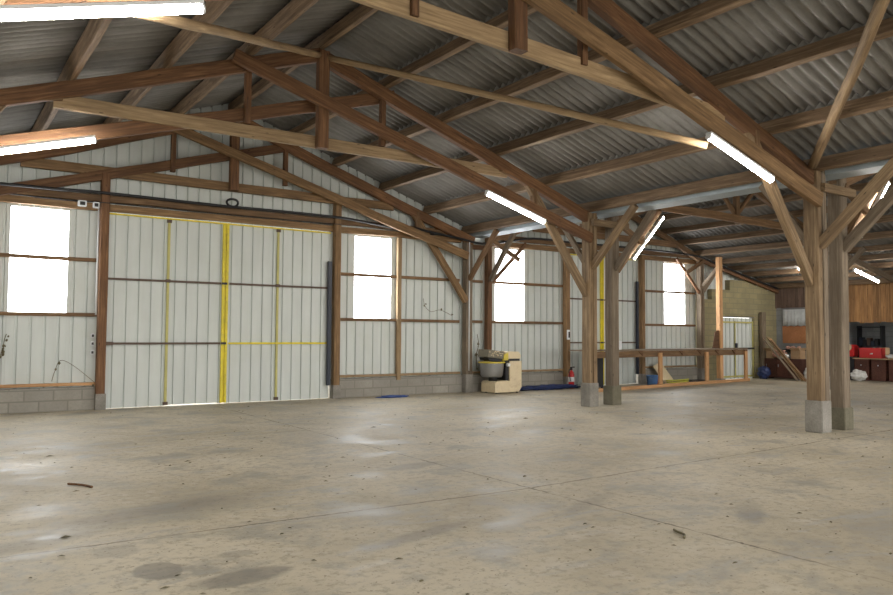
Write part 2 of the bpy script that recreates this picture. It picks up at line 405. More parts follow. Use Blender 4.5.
# block plinths
def plinth(x0, x1, z=.47, nm='baseboard_back'):
    bm = bmesh.new(); boxbm(bm, ((x0+x1)/2, .04, z/2), (x1-x0, .2, z)); tag(from_bm(nm, bm, M['block']), kind='structure')
plinth(-1.4, 3.02); plinth(8.26, 16.16); plinth(19.4, XC + .05)
# olive block wall of the lean-to, stepped top, with gate opening
bm = bmesh.new()
def col(a, b_, z0, z1): boxbm(bm, ((a+b_)/2, .02, (z0+z1)/2), (b_-a, .2, z1-z0))
col(XC+.05, 23.3, 0, 2.9); col(23.3, 23.9, 0, 3.28); col(23.9, 24.35, 2.3, 3.28); col(24.35, 25.85, 2.3, 3.66); col(25.85, 26.0, 0, 3.66); col(26.0, 26.7, 0, 3.5); col(26.7, 27.3, 0, 3.35)
tag(from_bm('wall_back_blocks', bm, M['olive']), kind='structure')
# side walls
ribbed('wall_left', YF, .06, -1.45, lambda y: 0, lambda y: roof1(-1.45) + .03, [], M['sheet'], axis='Y', depthdir=-1)
bm = bmesh.new(); boxbm(bm, (27.4, -.95, 1.8), (.2, 2.1, 3.6)); tag(from_bm('wall_right', bm, M['greywall']), kind='structure')
bm = bmesh.new(); boxbm(bm, (29.7, -11.1, 1.55), (.2, 18.6, 3.1)); boxbm(bm, (28.5, -1.95, 1.5), (2.2, .1, 3.0)); tag(from_bm('wall_right_recess', bm, M['greywall']), kind='structure')
# boards
def boards(name, y0, y1, z0, z1, x, mat, w=.16, uneven=.04, label=None):
    root = setting(name, (x, y0, z0)); y = y0; r = random.Random(name)
    while y > y1 + .02:
        ww = w * r.uniform(.8, 1.25); ye = max(y - ww, y1); zz = z0 + r.uniform(-uneven, uneven)
        beam('board', (x + r.uniform(-.006, .006), (y+ye)/2, zz), (x, (y+ye)/2, z1), y - ye - .006, .022, mat, root, up=(1, 0, 0), n=3, rough=.001)
        y = ye
    return root
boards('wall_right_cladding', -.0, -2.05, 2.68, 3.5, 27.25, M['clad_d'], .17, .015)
boards('wall_right_cladding', -2.05, -9.0, 2.1, 3.5, 27.3, M['clad'], .15, .03)

# timber framing of the back wall (all setting)
tn = [0]
def trim(p0, p1, w, h, mat, up=(0, 0, 1), **kw):
    tn[0] += 1; o = beam('trim_%d' % tn[0], p0, p1, w, h, mat, None, up, **kw); o['kind'] = 'structure'; return o
def hgirt(x0, x1, z, h=.075, d=.06, mat=None, y=.0): trim((x0, y, z), (x1, y, z), d, h, mat or M['brown'])
for (a, b_) in ((-1.3, 3.0), (8.3, 12.15), (12.45, 12.95), (13.2, 16.1), (19.45, 22.42)):
    mt = M['brown']
    hgirt(a, b_, 3.09, mat=mt); hgirt(a, b_, 1.95, mat=mt); hgirt(a, b_, .53, .06, .12, M['orange'] if a < 0 else M['pale'], -.01)
for (a, b_) in ((-1.3, 12.15), (13.2, 22.42)):          # double header over windows and doors
    trim((a, -.04, 4.2), (b_, -.04, 4.2), .09, .15, M['honey'], rough=.012); trim((a, -.07, 4.38), (b_, -.07, 4.38), .12, .14, M['brown'], rough=.012)
trim((26.2, -.2, 0.0), (26.2, -.2, 2.5), .24, .14, M['grey'], up=(0, 1, 0))
trim((12.42, -.05, 4.05), (13.0, -.05, 4.05), .08, .13, M['red'])
for x in (1.03, 10.17): trim((x, -.05, .4), (x, -.05, 4.12), .12, .1, M['red'] if x < 5 else M['pale'], up=(0, 1, 0))
# door jambs up to the collar, on concrete blocks
for x, zt, mt in ((2.98, 4.9, 'red'), (8.33, 4.95, 'honey'), (16.1, 4.25, 'honey'), (19.5, 4.25, 'honey')):
    trim((x, -.12, .33), (x, -.12, zt), .17, .17, M[mt], up=(0, 1, 0))
    box('trim_%d' % (tn[0] + 1), (x + .01, -.1, .165), (.2, .2, .33), M['pier'])['kind'] = 'structure'; tn[0] += 1

# windows: translucent daylit sheets in the wall
for i, (x0, x1, z0, z1) in enumerate(WIN):
    r = setting('window_%d' % (i + 1), (x0, .07, z0))
    box('pane', ((x0+x1)/2, .075, (z0+z1)/2), (x1-x0, .006, z1-z0), M['pane'], r, bev=0)
    bm = bmesh.new()
    for xx in (x0, x1): boxbm(bm, (xx - x0, 0, (z1-z0)/2), (.02, .03, z1-z0))
    for zz in (z0, z1): boxbm(bm, ((x1-x0)/2, 0, zz-z0), (x1-x0+.02, .03, .02))
    from_bm('window_frame', bm, M['sheet'], r, (x0, .065, z0))

# doors
def big_door(idx, x0, x1, xm, xq, right_yellow, bar_x):
    r = setting('door_%d' % idx, (x0, -.01, 0))
    for a, b_ in ((x0, xm - .03), (xm + .03, x1)):
        ribbed('door_leaf', a, b_, .0, lambda x: .022 if 4.35 < x < 5.45 else .006, lambda x: 4.1, [], M['doorsheet'], None)
        o = bpy.data.objects[-1] if False else COL.objects[-1]
        o.parent = r; o.location = V3((0, .0, 0)) - r.location
        if 'kind' in o: del o['kind']
    box('top_rail', ((x0+x1)/2, -.04, 4.085), (x1-x0-.05, .03, .035), M['yellow'], r)
    for xx in (xm,): 
        bm = bmesh.new()
        for s in (-1, 1): boxbm(bm, (s*.042, 0, 0), (.06, .04, 4.06), 0, .004)
        boxbm(bm, (0, .02, 0), (.12, .02, 4.06))
        from_bm('meeting_stile', bm, M['yellow'], r, (xm, -.04, 2.05))
    for xx in xq:
        o = box('stile', (xx, -.035, 2.05), (.055, .03, 4.0), M['dull_yellow'], r)
        o['label'] = 'thin faded yellow upright'
        for zz in (.06, 2.72, 4.03): box('roller_bracket', (xx, -.045, zz), (.1, .04, .07), M['brown_paint'], r)
    for z, l, rr_ in ((2.716, 'brown_paint', 'brown_paint'), (1.358, 'brown_paint', 'yellow' if right_yellow else 'brown_paint')):
        box('rail', ((x0+xm)/2-.03, -.045, z), (xm-x0-.12, .03, .045), M[l], r)
        box('rail', ((x1+xm)/2+.03, -.045, z), (x1-xm-.14, .03, .045), M[rr_], r)
        box('latch', (xm-.02, -.065, z), (.12, .03, .05), M['black'], r)
    box('guide_bar', (bar_x, -.1, 1.85), (.1, .07, 3.05), M['navy'], r, bev=.01)
    return r
big_door(1, D1[0], D1[1], 5.57, (4.31, 6.83), True, 8.15)
big_door(2, D2[0], D2[1], 17.72, (), False, 19.3)
r = setting('door_3', (D3[0], .0, 0))
ribbed('door_leaf', D3[0], D3[1], .02, lambda x: .008, lambda x: 2.265, [], M['doorsheet'], None); o = COL.objects[-1]; o.parent = r; o.location = V3((0, .02, 0)) - r.location; del o['kind']
for z in (.1, 2.1): box('rail', (24.87, -.02, z), (1.92, .03, .06), M['dull_yellow'], r)
for x in (23.93, 24.72, 25.82): box('stile', (x, -.02, 1.1), (.045, .03, 2.1), M['dull_yellow'], r)
box('gate_track', (24.87, -.05, 2.3), (2.1, .06, .05), M['steel'], r)
box('latch_bar', (25.3, -.05, 1.13), (1.1, .05, .06), M['black'], r); box('latch', (24.74, -.06, 1.2), (.1, .05, .25), M['navy'], r)

# ceilings
def roofmesh(name, xs, zf, y0, y1):
    """corrugated sheets, waves running down the slope, laid in overlapping courses"""
    bm = bmesh.new(); pitch = .177; nseg = 8; ny = int((y1 - y0) / (pitch / nseg))
    for ci in range(len(xs) - 1):
        a, b_ = xs[ci], xs[ci+1]; sgn = 1 if zf(a) > zf(b_) else -1
        hi, lo = (a, b_) if sgn > 0 else (b_, a)
        lo_e = lo + .1 * (1 if lo > hi else -1)
        zlo = zf(lo_e) if sgn > 0 or True else 0
        prev = None
        for j in range(ny + 1):
            y = y0 + (y1 - y0) * j / ny; w = .036 * math.sin(2 * math.pi * (y - y0) / pitch)
            A = bm.verts.new((hi, y, zf(hi) + .038 + w)); Bv = bm.verts.new((lo_e, y, zf(lo) - abs(zf(hi)-zf(lo))/abs(hi-lo)*.1 + .052 + w))
            if prev: bm.faces.new((prev[0], prev[1], Bv, A)).smooth = True
            prev = (A, Bv)
    o = from_bm(name, bm, M['roof'], None, (0, 0, 0), None, True)
    md = o.modifiers.new('s', 'SOLIDIFY'); md.thickness = .007; md.offset = 1
    o['kind'] = 'structure'; return o
P1 = [1.36, 2.66, 4.0, 5.37, 6.63]       # purlin distances from the ridge, near bay
roofmesh('ceiling', [CX] + [CX + p for p in P1[:-1]] + [12.55], roof1, YF, .12)
roofmesh('ceiling', [CX] + [CX - p for p in P1[:-1]] + [-1.5], roof1, YF, .12)
P2 = [.95, 1.9, 2.8, 3.7, 4.6]
roofmesh('ceiling', [CX2] + [CX2 + p for p in (1.9, 3.7)] + [XC], roof2, YF, .12)
roofmesh('ceiling', [CX2] + [CX2 - p for p in (1.9, 3.7)] + [12.98], roof2, YF, .12)
roofmesh('ceiling', [XC - .1, 24.3, 26.1, 29.9], roof3, YF, .12)

# purlins, each a timber running the whole depth
ordn = ['first', 'second', 'third', 'fourth']
def purlin(x, ztop, h, w, label, mat, slope, group=None):
    o = beam('roof_purlin', (x, YF + .1, ztop - h/2), (x, .0, ztop - h/2), w, h, mat, None, up=(slope, 0, 1), rough=.006, n=24)
    tag(o, label, 'roof beam', group)
for s, side in ((1, 'right'), (-1, 'left')):
    for i, p in enumerate(P1):
        x = CX + s * p
        lab = ('eaves timber above the posts, on the near side of the zinc gutter' if (i == 4 and s == 1) else
               'eaves timber along the far left edge of the near bay roof' if i == 4 else
               '%s brown purlin below the ridge on the %s slope of the near bay roof' % (ordn[i], side))
        purlin(x, roof1(x) - .01, .225, .1, lab, M['purlin'], s * .33)
    for i, p in enumerate(P2):
        x = CX2 + s * p
        lab = ('eaves timber above the middle posts, on the far side of the zinc gutter' if (i == 4 and s == -1) else
               'eaves timber between the middle bay roof and the lean-to roof' if i == 4 else
               '%s brown purlin below the ridge on the %s slope of the middle bay roof' % (ordn[i], side))
        purlin(x, roof2(x) - .01, .19, .08, lab, M['purlin'], s * .33)
for x, cxx, nm, f in ((CX, CX, 'near', roof1), (CX2, CX2, 'middle', roof2)):
    o = beam('ridge_beam', (x, YF + .1, f(x) - .13), (x, 0, f(x) - .13), .11, .22, M['purlin'], n=24, rough=.006)
    tag(o, 'ridge timber running along the peak of the %s bay roof' % nm, 'roof beam')
for i, x in enumerate((23.45, 24.35, 25.25, 26.15)):
    purlin(x, roof3(x) - .01, .17, .08, '%s brown purlin from the top of the low lean-to roof' % ordn[i], M['purlin'], .2)
purlin(27.1, roof3(27.1) - .01, .17, .1, 'lowest purlin of the lean-to roof, above the board cladding', M['purlin'], .2)

# trusses
def truss1(i, label):
    up_ = (0, .02, .12)[i]; ch_ = (.205, .22, .25)[i]
    y0 = TY[i]; r = thing('roof_truss', (CX, y0, 4.3), label, 'roof truss', 'near bay roof trusses')
    dk = M['red']; tw = .14
    rc = lambda d: 6.545 - .345 * d
    sg = .0
    for s, side in ((1, 'right'), (-1, 'left')):
        X = lambda d: CX + s * d
        beam('rafter', (X(0), y0, rc(0)), (X(6.85), y0, rc(6.85)), tw, .235, dk, r, rough=.008, bow=-.05 if i == 0 else 0)
        ys = y0 - (.19 if s > 0 else -.15) if i else y0 - (.16 if s > 0 else -.13)
        if i == 0 and s < 0: ys = y0 + .06
        beam('scissor_chord', (X(-1.62), ys, 6.12 + up_ + (.14 if i == 2 and s < 0 else 0)), (X(6.55), ys, 3.74 + up_ + (.14 if i == 2 and s < 0 else 0)), .1, ch_, M['honey'] if (s > 0 and i != 1) else dk, r, rough=.008)
        beam('strut', (X(1.3), y0 + .03, 6.0), (X(1.3), y0 + .03, 5.1), .1, .11, dk, r, up=(0, 1, 0), n=2)
        beam('strut', (X(5.0), y0, rc(5.0)), (X(5.02), y0, 4.38), .1, .14, M['brown'], r, up=(0, 1, 0), n=2)
        beam('knee_brace', (X(4.85), y0 + .02, 4.85), (X(6.62), y0 + .02, 2.5), .12, .17, M['post'] if i else M['honey'], r, rough=.008)
        if i == 1: beam('gusset_piece', (X(4.1), y0 - .02, 5.04), (X(4.75), y0 - .02, 4.9), .08, .12, M['brown'], r, n=2)
    yc = y0 + .06
    beam('collar_beam', (CX - 4.2, yc, (4.95, 4.98, 5.33)[i]), (CX + 4.3, yc, (4.90, 4.99, 4.95)[i]), .08, (.2, .21, .225)[i], M['pale'] if i else M['honey'], r, rough=.008, n=18)
    beam('king_post', (CX + (.03, .03, .13)[i], y0 - .06, 6.6), (CX + (.03, .03, .13)[i], y0 - .06, (4.83, 4.86, 5.0)[i]), .2, .15, dk, r, up=(0, 1, 0), n=6)
    return r
truss1(0, 'red-brown scissor truss against the white wall above the big yellow-framed sliding door')
truss1(1, 'scissor truss with a pale collar beam standing on the middle free post pair')
truss1(2, 'nearest scissor truss, its pale collar cut off by the top of the photo')
def truss2(i, label):
    y0 = TY[i]; r = thing('roof_truss', (CX2, y0, 4.3), label, 'roof truss', 'middle bay roof trusses')
    rc = lambda d: 5.90 - .345 * d
    for s in (1, -1):
        X = lambda d: CX2 + s * d
        beam('rafter', (X(0), y0, rc(0)), (X(4.85), y0, rc(4.85)), .13, .19, M['brown'], r, rough=.007)
        beam('strut', (X(.05), y0, 4.86), (X(.85), y0, rc(.85)), .08, .1, M['brown'], r, n=2)
        beam('knee_brace', (X((3.4, 3.1, 3.1)[i]), y0, (4.25, 4.7, 4.7)[i]), (X(4.62), y0, 3.1), (.07, .12, .12)[i], (.1, .16, .16)[i], M['red' if i == 0 else 'brown'], r)
        beam('tie_piece', (X(4.7), y0 - .1, 4.22), (X(3.75), y0 - .1, 3.75), .09, .12, M['brown'], r, n=2)
    beam('collar_beam', (CX2 - 3.2, y0 - .1, 4.73), (CX2 + 3.2, y0 - .1, 4.70), .08, .2, M['brown'], r, rough=.008)
    beam('king_post', (CX2, y0 - .02, 5.95), (CX2, y0 - .02, 4.62), .15, .13, M['brown'], r, up=(0, 1, 0), n=4)
truss2(0, 'truss of the middle bay set against the white sheet wall over the second sliding door')
truss2(1, 'middle bay truss with a V of struts, seen between the two free post pairs')
truss2(2, 'middle bay truss springing right from the nearest post pair, mostly outside the photo')
for i, y0 in enumerate(TY[:2]):
    o = beam('lean_to_rafter', (XC + .05, y0 + .02, roof3(XC) - .26), (27.28, y0 + .02, roof3(27.28) - .26), .11, .16, M['grey'] if i else M['red'], rough=.006)
    tag(o, ['dark sloping rafter of the lean-to against the olive block wall', 'sloping rafter of the lean-to carrying the tube light at the far right'][i], 'roof beam')

# posts
def post(x, y0, label, mat, ztop, pw=.3, pz=.52, w=.26, braces=(), split=True, mat2=None, pier='pier'):
    r = thing('timber_post', (x, y0, 0), label, 'post')
    box('concrete_pier', (x, y0, pz/2), (pw, pw, pz), M[pier], r, bev=.012)
    if split:
        beam('post_timber', (x - w/4 - .005, y0, pz), (x - w/4 - .005, y0, ztop), w, w/2 - .004, M[mat], r, up=(1, 0, 0), rough=.006)
        beam('post_timber', (x + w/4 + .005, y0 - .01, pz), (x + w/4 + .005, y0 - .01, ztop), w, w/2 - .004, M[mat2 or mat], r, up=(1, 0, 0), rough=.006)
    else:
        beam('post_timber', (x, y0, pz), (x, y0, ztop), w, w, M[mat], r, up=(1, 0, 0), rough=.006)
    for bname, a, b_, bw, bh, bm_ in braces: beam(bname, a, b_, bw, bh, M[bm_], r, rough=.006)
    return r
def lb(x, y0, mat, far=1.25, sz=.13, back=False, dx=0):
    L_ = [('longitudinal_brace', (x + dx, y0 - .1, 3.12), (x + dx, y0 - far - .05, 4.36), sz * .8, sz, mat)]
    if back: L_.append(('longitudinal_brace', (x + dx, y0 + .1, 3.2), (x + dx, y0 + .95, 4.3), .09, .12, 'grey'))
    return L_
T1, T2 = TY[1], TY[2]
post(XA + .03, -.14, 'wall post between the first window and the dough mixer, with a white conduit', 'grey', 4.3, .24, .5, .2, lb(XA + .03, -.14, 'brown'))
post(XB, -.14, 'red-brown wall post directly behind the dough mixer', 'red', 4.3, .2, .42, .17, lb(XB, -.14, 'grey', 1.1), split=False)
post(XA, T1, 'middle free post of the near row, yellowish-brown, left one of its pair', 'post', 4.35, .29, .53, .24,
     lb(XA, T1, 'post', 1.3, .15, True) + [('spacer_tie', (XA - .1, T1 - .2, 4.12), (XB + .3, T1 - .2, 4.12), .07, .15, 'post'), ('spacer_tie', (XA - .1, T1 + .17, 4.05), (XB + .1, T1 + .17, 4.05), .07, .16, 'brown')], mat2='post')
post(XB, T1 + .03, 'middle free post, greyer right one of its pair with the greenish pier', 'grey', 4.35, .3, .44, .24, lb(XB, T1, 'grey', 1.15, .14), split=False, pier='pier_g')
post(XA + .04, T2, 'nearest post, left one of its pair, on a pale square concrete pier', 'post', 4.4, .3, .53, .26,
     lb(XA, T2, 'post', 1.35, .17, True) + [('spacer_tie', (XA, T2 - .17, 4.1), (XB + .25, T2 - .17, 4.1), .07, .14, 'post')], mat2='grey')
post(XB, T2, 'nearest post, dark grey right one of its pair, on a darker pier', 'grey', 4.4, .29, .38, .24, lb(XB, T2, 'grey', 1.3, .17), split=False, pier='pier_g')
post(XC, -.13, 'wall post right of the fourth window, at the olive block wall', 'grey', 4.3, .2, .45, .2,
     [('longitudinal_brace', (XC, -.2, 3.3), (XC, -1.0, 4.1), .1, .12, 'grey'), ('knee_brace', (XC+.1, -.13, 3.1), (XC+1.0, -.13, 4.0), .1, .12, 'grey')])
post(XC, T1, 'far post hidden behind the nearest post pair, its braces showing to the right', 'grey', 4.25, .28, .4, .22,
     [('knee_brace', (XC, T1, 3.3), (XC + .95, T1, 4.05), .1, .13, 'grey'), ('longitudinal_brace', (XC, T1 - .1, 3.3), (XC, T1 - 1.0, 4.2), .1, .13, 'grey')])
post(XC - .12, -1.0, 'bright orange-brown post behind the long counter, left of the small yellow gate', 'orange', 4.3, .24, .14, .17, split=False)

# wind-brace poles and log
tag(pole('bracing_pole', (CX + .12, T1 - .1, 6.5), (9.62, T2 + .12, 4.47), .055, M['pale']), 'long thin pale pole sloping right from the middle truss peak to the nearest truss', 'roof brace')
tag(pole('bracing_pole', (CX - .08, T1 - .1, 6.5), (1.45, T2 + .02, 4.44), .055, M['pale']), 'thin pale pole sloping left from the middle truss peak towards the upper left tube', 'roof brace')
tag(pole('bracing_log', (XA - .26, T2 - .15, 4.44), (8.43, -13.2, 5.42), .075, M['post'], seg=14, r1=.072), 'thick round log rising from the top of the nearest post to the top right corner', 'roof brace')

# gutter
bm = bmesh.new()
gp = [(-.24, .14), (-.24, 0), (.24, 0), (.24, .14), (.232, .14), (.232, .008), (-.232, .008), (-.232, .14)]
vs = [[bm.verts.new((a, y, z)) for a, z in gp] for y in (YF + .2, .0)]
for k in range(8): bm.faces.new((vs[0][k], vs[0][(k+1) % 8], vs[1][(k+1) % 8], vs[1][k]))
bm.faces.new(vs[0]); bm.faces.new(vs[1][::-1])
tag(from_bm('valley_gutter', bm, M['zinc'], None, (12.68, 0, 4.32)), 'grey zinc valley gutter running between the two roofs above the post pairs', 'gutter')

# tube lights
def tubelight(p0, p1, label, w=.07):
    p0, p1 = V3(p0), V3(p1); r = thing('tube_light', p0, label, 'light', 'tube lights')
    d = (p1 - p0).normalized(); u = V3((0, 0, 1)); u = (u - d * u.dot(d)).normalized()
    o = beam('housing', p0 + u * .045, p1 + u * .045, w * 1.1, .035, M['white'], r, n=1, rough=0)
    pole('tube', p0 + d*.02, p1 - d*.02, w/2, M['glow'], r, 12, 0, 1)
    for q in (p0, p1 - d * .02): pole('end_cap', q, q + d * .02, w/2 + .004, M['white'], r, 12, 0, 1)
f = lambda d: 6.12 - .29 * (d + 1.62) - .165
for i, nm in ((1, 'middle'), (2, 'nearest')):
    y = TY[i] - .2; du = (.0, -.0, .03)[i]
    tubelight((CX + 3.58, y, f(3.58) + du), (CX + 5.15, y, f(5.15) + du), ['', 'lit tube light under the middle truss, above the middle post pair', 'lit tube light under the nearest truss, left of the nearest post head'][i], .09)
    tubelight((CX - 3.66, y, f(3.66) + du * 3), (CX - 5.3, y, f(5.3) + du * 3), ['', 'lower of the two lit tube lights at the left edge', 'upper lit tube light at the top left corner'][i], .09)
tubelight((13.62, T1 - .12, 3.36), (14.72, T1 - .12, 4.48), 'slanted tube light on the brace right of the middle post pair', .05)
tubelight((13.58, T2 - .14, 3.36), (14.62, T2 - .14, 4.46), 'slanted tube light behind the braces right of the nearest post pair', .05)
tubelight((23.77, T1 - .06, 3.68), (25.3, T1 - .06, 3.37), 'lit tube light under the lean-to roof at the right edge, above the board cladding', .07)
tubelight((24.55, -2.6, 3.93), (25.9, -2.6, 3.66), 'tube light of the lean-to half hidden left of the nearest post', .05)
tag(lump('warning_lamp', (24.85, -2.75, 3.68), (.08, .08, .09), M['orange_lamp'], None, 3, .08, 2, 2, False), 'small orange lamp under the half-hidden lean-to tube light', 'lamp')

# cables, conduits, switches
cab = [(-1.2, 4.38), (1.09, 4.44), (2.13, 4.45), (2.88, 4.47), (5.0, 4.45), (5.62, 4.45), (6.8, 4.46), (8.11, 4.46), (8.67, 4.44), (9.4, 4.38), (10.13, 4.32), (10.5, 4.38), (11.07, 4.31), (11.96, 4.22), (12.6, 4.14), (13.3, 4.2), (14.6, 4.42), (16.1, 4.42), (18, 4.44), (20, 4.44), (21.4, 4.42), (22.4, 4.36), (24, 4.02), (26, 3.62), (27.1, 3.42)]
tag(tube('electric_cable', [(x, -.27 if x < 22.6 else -.32, z) for x, z in cab], .033, M['black']), 'thick black cable slung along the top of the door header and down the lean-to wall', 'cable')
tag(tube('cable_coil', [(5.64 + .13*math.cos(a*.5), -.22 - .02*math.sin(a), 4.55 + .085*math.sin(a*.5)) for a in range(14)], .026, M['black']), 'small black cable loop hanging over the centre of the big door', 'cable')
tag(tube('electric_cable', [(-1.2, -.17, 4.2), (1.0, -.17, 4.28), (2.2, -.17, 4.26), (3.1, -.2, 4.28), (5.6, -.17, 4.28), (8.4, -.2, 4.3)], .012, M['black']), 'thin black cable running under the thick one on the door header', 'cable')
tag(pole('conduit', (2.87, -.1, 1.95), (2.87, -.1, 4.2), .018, M['white'], None, 8, 0, 1), 'thin white conduit down the jamb left of the big door', 'conduit')
tag(pole('conduit', (XA - .0, -.27, .6), (XA - .0, -.27, 4.15), .016, M['white'], None, 8, 0, 1), 'thin white conduit down the wall post beside the dough mixer', 'conduit')
def switch(c, label, s=(.07, .05, .09)):
    r = thing('switch_box', c, label, 'switch'); box('switch_housing', c, s, M['white'], r, bev=.01); box('rocker', (c[0], c[1] - s[1]/2 - .004, c[2]), (s[0]*.6, .012, s[2]*.6), M['black'], r, bev=.002)
switch((2.82, -.1, 1.52), 'upper white switch box on the jamb left of the big door'); switch((2.82, -.1, 1.36), 'middle white switch box on the jamb left of the big door'); switch((2.82, -.1, 1.18), 'lowest white switch box on the jamb left of the big door')
switch((2.54, -.19, 4.22), 'left white junction box on the header above the left window', (.16, .08, .12)); switch((2.8, -.19, 4.21), 'right white junction box on the header beside the big door', (.12, .08, .12))
switch((16.05, -.25, 1.6), 'small white and black switch on the left jamb of the second sliding door', (.09, .06, .3))
tag(box('door_bolt', (3.13, -.12, 1.36), (.16, .05, .07), M['brown_paint']), 'rusty bolt at the left edge of the big door', 'bolt')

# dough mixer
r = thing('dough_mixer', (13.2, -.6, 0), 'old cream dough mixer with a steel bowl standing by the wall post', 'dough mixer')
my = -.72
prism('base', [(-.0, .03), (.50, .03), (.50, .33), (.40, .35), (.05, .33), (0, .28)], 'Y', .62, M['cream'], r, (12.62, my, 0))
prism('column', [(0, 0), (.33, 0), (.42, .12), (.42, .84), (.03, .84), (0, .8)], 'Y', .5, M['cream'], r, (13.17, my, .03))
for s in (-1, 1):
    for k in (12.72, 13.45): pole('foot', (k, my + s*.22, 0), (k, my + s*.22, .035), .03, M['black'], r, 8, 0, 1)
box('column_gap_shade', (13.12, my + .02, .55), (.13, .46, .78), M['black'], r)  # black block painted in as the shade between bowl, base and column
box('head_gap_shade', (13.32, my, .905), (.46, .44, .07), M['black'], r)  # black filler standing for the shaded slot below the head
prism('head', [(0, .02), (.1, 0), (.52, 0), (.54, .1), (.46, .19), (.1, .2), (0, .17)], 'Y', .48, M['cream'], r, (13.03, my, .935))
prism('head_cover', [(-.06, -.02), (.12, 0), (.12, .2), (-.02, .16)], 'Y', .5, M['rimyel'], r, (13.0, my, .9))
prism('control_panel', [(0, .06), (.52, 0), (.54, .2), (.02, .26)], 'Y', .46, M['panel'], r, (12.44, my, .93))
prism('motor_hood', [(.04, .0), (.5, -.06), (.52, .02), (0, .07)], 'Y', .4, M['black'], r, (12.46, my, .90))
rr2 = random.Random(3)
bm = bmesh.new()
for k in range(26): boxbm(bm, (12.6 + rr2.random()*.44 - 12.8, -.24, rr2.random()*.14 + 1.08 - 1.1), (.03, .02, .02))
from_bm('button', bm, M['cream'], r, (12.68, my, 1.03))
bw = lathe('bowl', [(.05, .0), (.27, .0), (.31, .06), (.335, .36), (.34, .38), (.325, .38), (.315, .1), (.26, .03), (.02, .03)], M['steel'], r, (12.74, my, .44))
rb = lathe('bowl_rim', [(.335, 0), (.365, .0), (.37, .035), (.34, .045), (.33, .03)], M['rimyel'], bw, (0, 0, 0)); rb.location = (0, 0, .375); rb.parent = bw
pole('bowl_pivot', (12.78, my, .33), (12.78, my, .46), .12, M['black'], r, 16, 0, 1)
pole('dough_hook', (12.9, my - .05, .55), (12.88, my - .05, .95), .03, M['steel'], r, 10, 0, 1)
pole('hand_wheel', (13.12, my - .28, .77), (13.12, my - .2, .77), .05, M['white'], r, 12, 0, 1)

# long counter: top, apron, legs, ground rail
r = thing('long_counter', (19.3, -1.1, 0), 'long unfinished timber counter running in front of the second door and fourth window', 'counter')
ya, yb = -1.72, -1.0
pa, pb = V3((15.3, -1.68, 1.15)), V3((24.0, -1.0, 1.15))
dirc = (pb - pa).normalized(); nrm_c = V3((-dirc.y, dirc.x, 0))
back = nrm_c * .55
beam('counter_top', pa + nrm_c*.27 + V3((0, 0, .0)), pb + nrm_c*.27, .6, .04, M['grey'], r, rough=.003)
beam('apron', pa + V3((.1, 0, -.12)), pb + V3((-.05, 0, -.12)), .035, .19, M['brown'], r, rough=.004)
beam('ground_rail', V3((15.3, -1.95, .05)) , V3((24.1, -.98, .05)), .09, .1, M['orange'], r, rough=.004)
for t, m_ in ((.02, 'brown'), (.4, 'orange'), (.695, 'orange'), (.975, 'orange')):
    q = pa.lerp(pb, t); q.y -= .06
    beam('leg', (q.x, q.y, .09), (q.x, q.y, 1.06), .15, .07, M[m_], r, up=(0, 1, 0), n=2)
for t in (.12, .3, .42, .54, .66, .78, .9, .99):
    q = pa.lerp(pb, t); prism('bracket', [(0, 0), (-.2, 0), (0, -.14)], 'Y', .04, M['red'], r, (q.x, q.y - .04, 1.12))
# things on and under it
tag(prism('leaning_board', [(-.2, 0), (.26, 0), (.22, .5), (.1, .62), (-.06, .56)], 'Y', .03, M['red'], None, (22.2, -1.02, 1.175)), 'dark red-brown offcut board standing on the counter against the orange post', 'board')
tag(box('white_box', (16.75, -1.42, 1.3), (.42, .3, .26), M['white'], None, bev=.012), 'white box sitting on the counter between the middle post pair', 'box')
r = thing('black_cabinet', (16.55, -.75, 0), 'dark cabinet under the counter seen between the middle posts', 'cabinet')
box('cabinet_body', (16.62, -.75, .5), (.42, .4, .92), M['navy'], r, bev=.01); box('cabinet_door', (16.62, -.96, .5), (.36, .02, .84), M['black'], r)
for xx in (16.45, 16.79):
    for yy in (-.92, -.58): box('foot', (xx, yy, .02), (.05, .05, .04), M['black'], r)
tag(beam('white_plank', (17.1, -1.05, 0.005), (17.1, -1.0, 1.0), .17, .03, M['white'], None, up=(0, 1, 0), n=2), 'white upright plank beside the dark cabinet under the counter', 'plank')
bk = lathe('plastic_bucket', [(.12, 0), (.155, .0), (.19, .3), (.2, .3), (.2, .32), (.18, .32), (.145, .02), (.05, .02)], M['blue'], None, (19.25, -.75, 0)); tag(bk, 'blue plastic bucket on the floor under the counter', 'bucket')
tube('bucket_handle', [(-.19, 0, .29), (-.15, -.1, .22), (0, -.17, .17), (.15, -.1, .22), (.19, 0, .29)], .006, M['steel'], None); o = COL.objects[-1]; o.parent = bk; o.location = (-.19, 0, .29)
tag(box('red_tin', (19.62, -.62, .1), (.16, .16, .2), M['redp'], None, bev=.02), 'small red tin between the blue bucket and the leaning white board', 'tin')
tag(beam('white_board', (20.35, -.58, .02), (20.1, -.22, .64), .5, .02, M['cream'], None, up=(0, -.85, .5), n=1, rough=.0), 'cream-white board leaning on the wall under the counter', 'board')
tag(tube('garden_hose', [(20.5 + .5*math.cos(a*.8)*(1+.1*math.sin(a*3)), -.75 + .16*math.sin(a*.8), .03 + .008*a) for a in range(16)], .022, M['lime']), 'yellow-green hose lying coiled under the counter', 'hose')
tag(tube('garden_hose', [(21.6 + .5*math.cos(a*.8), -.6 + .13*math.sin(a*.8), .02 + .006*a) for a in range(14)], .02, M['black']), 'dark hose lying coiled under the counter, left of the orange post', 'hose')
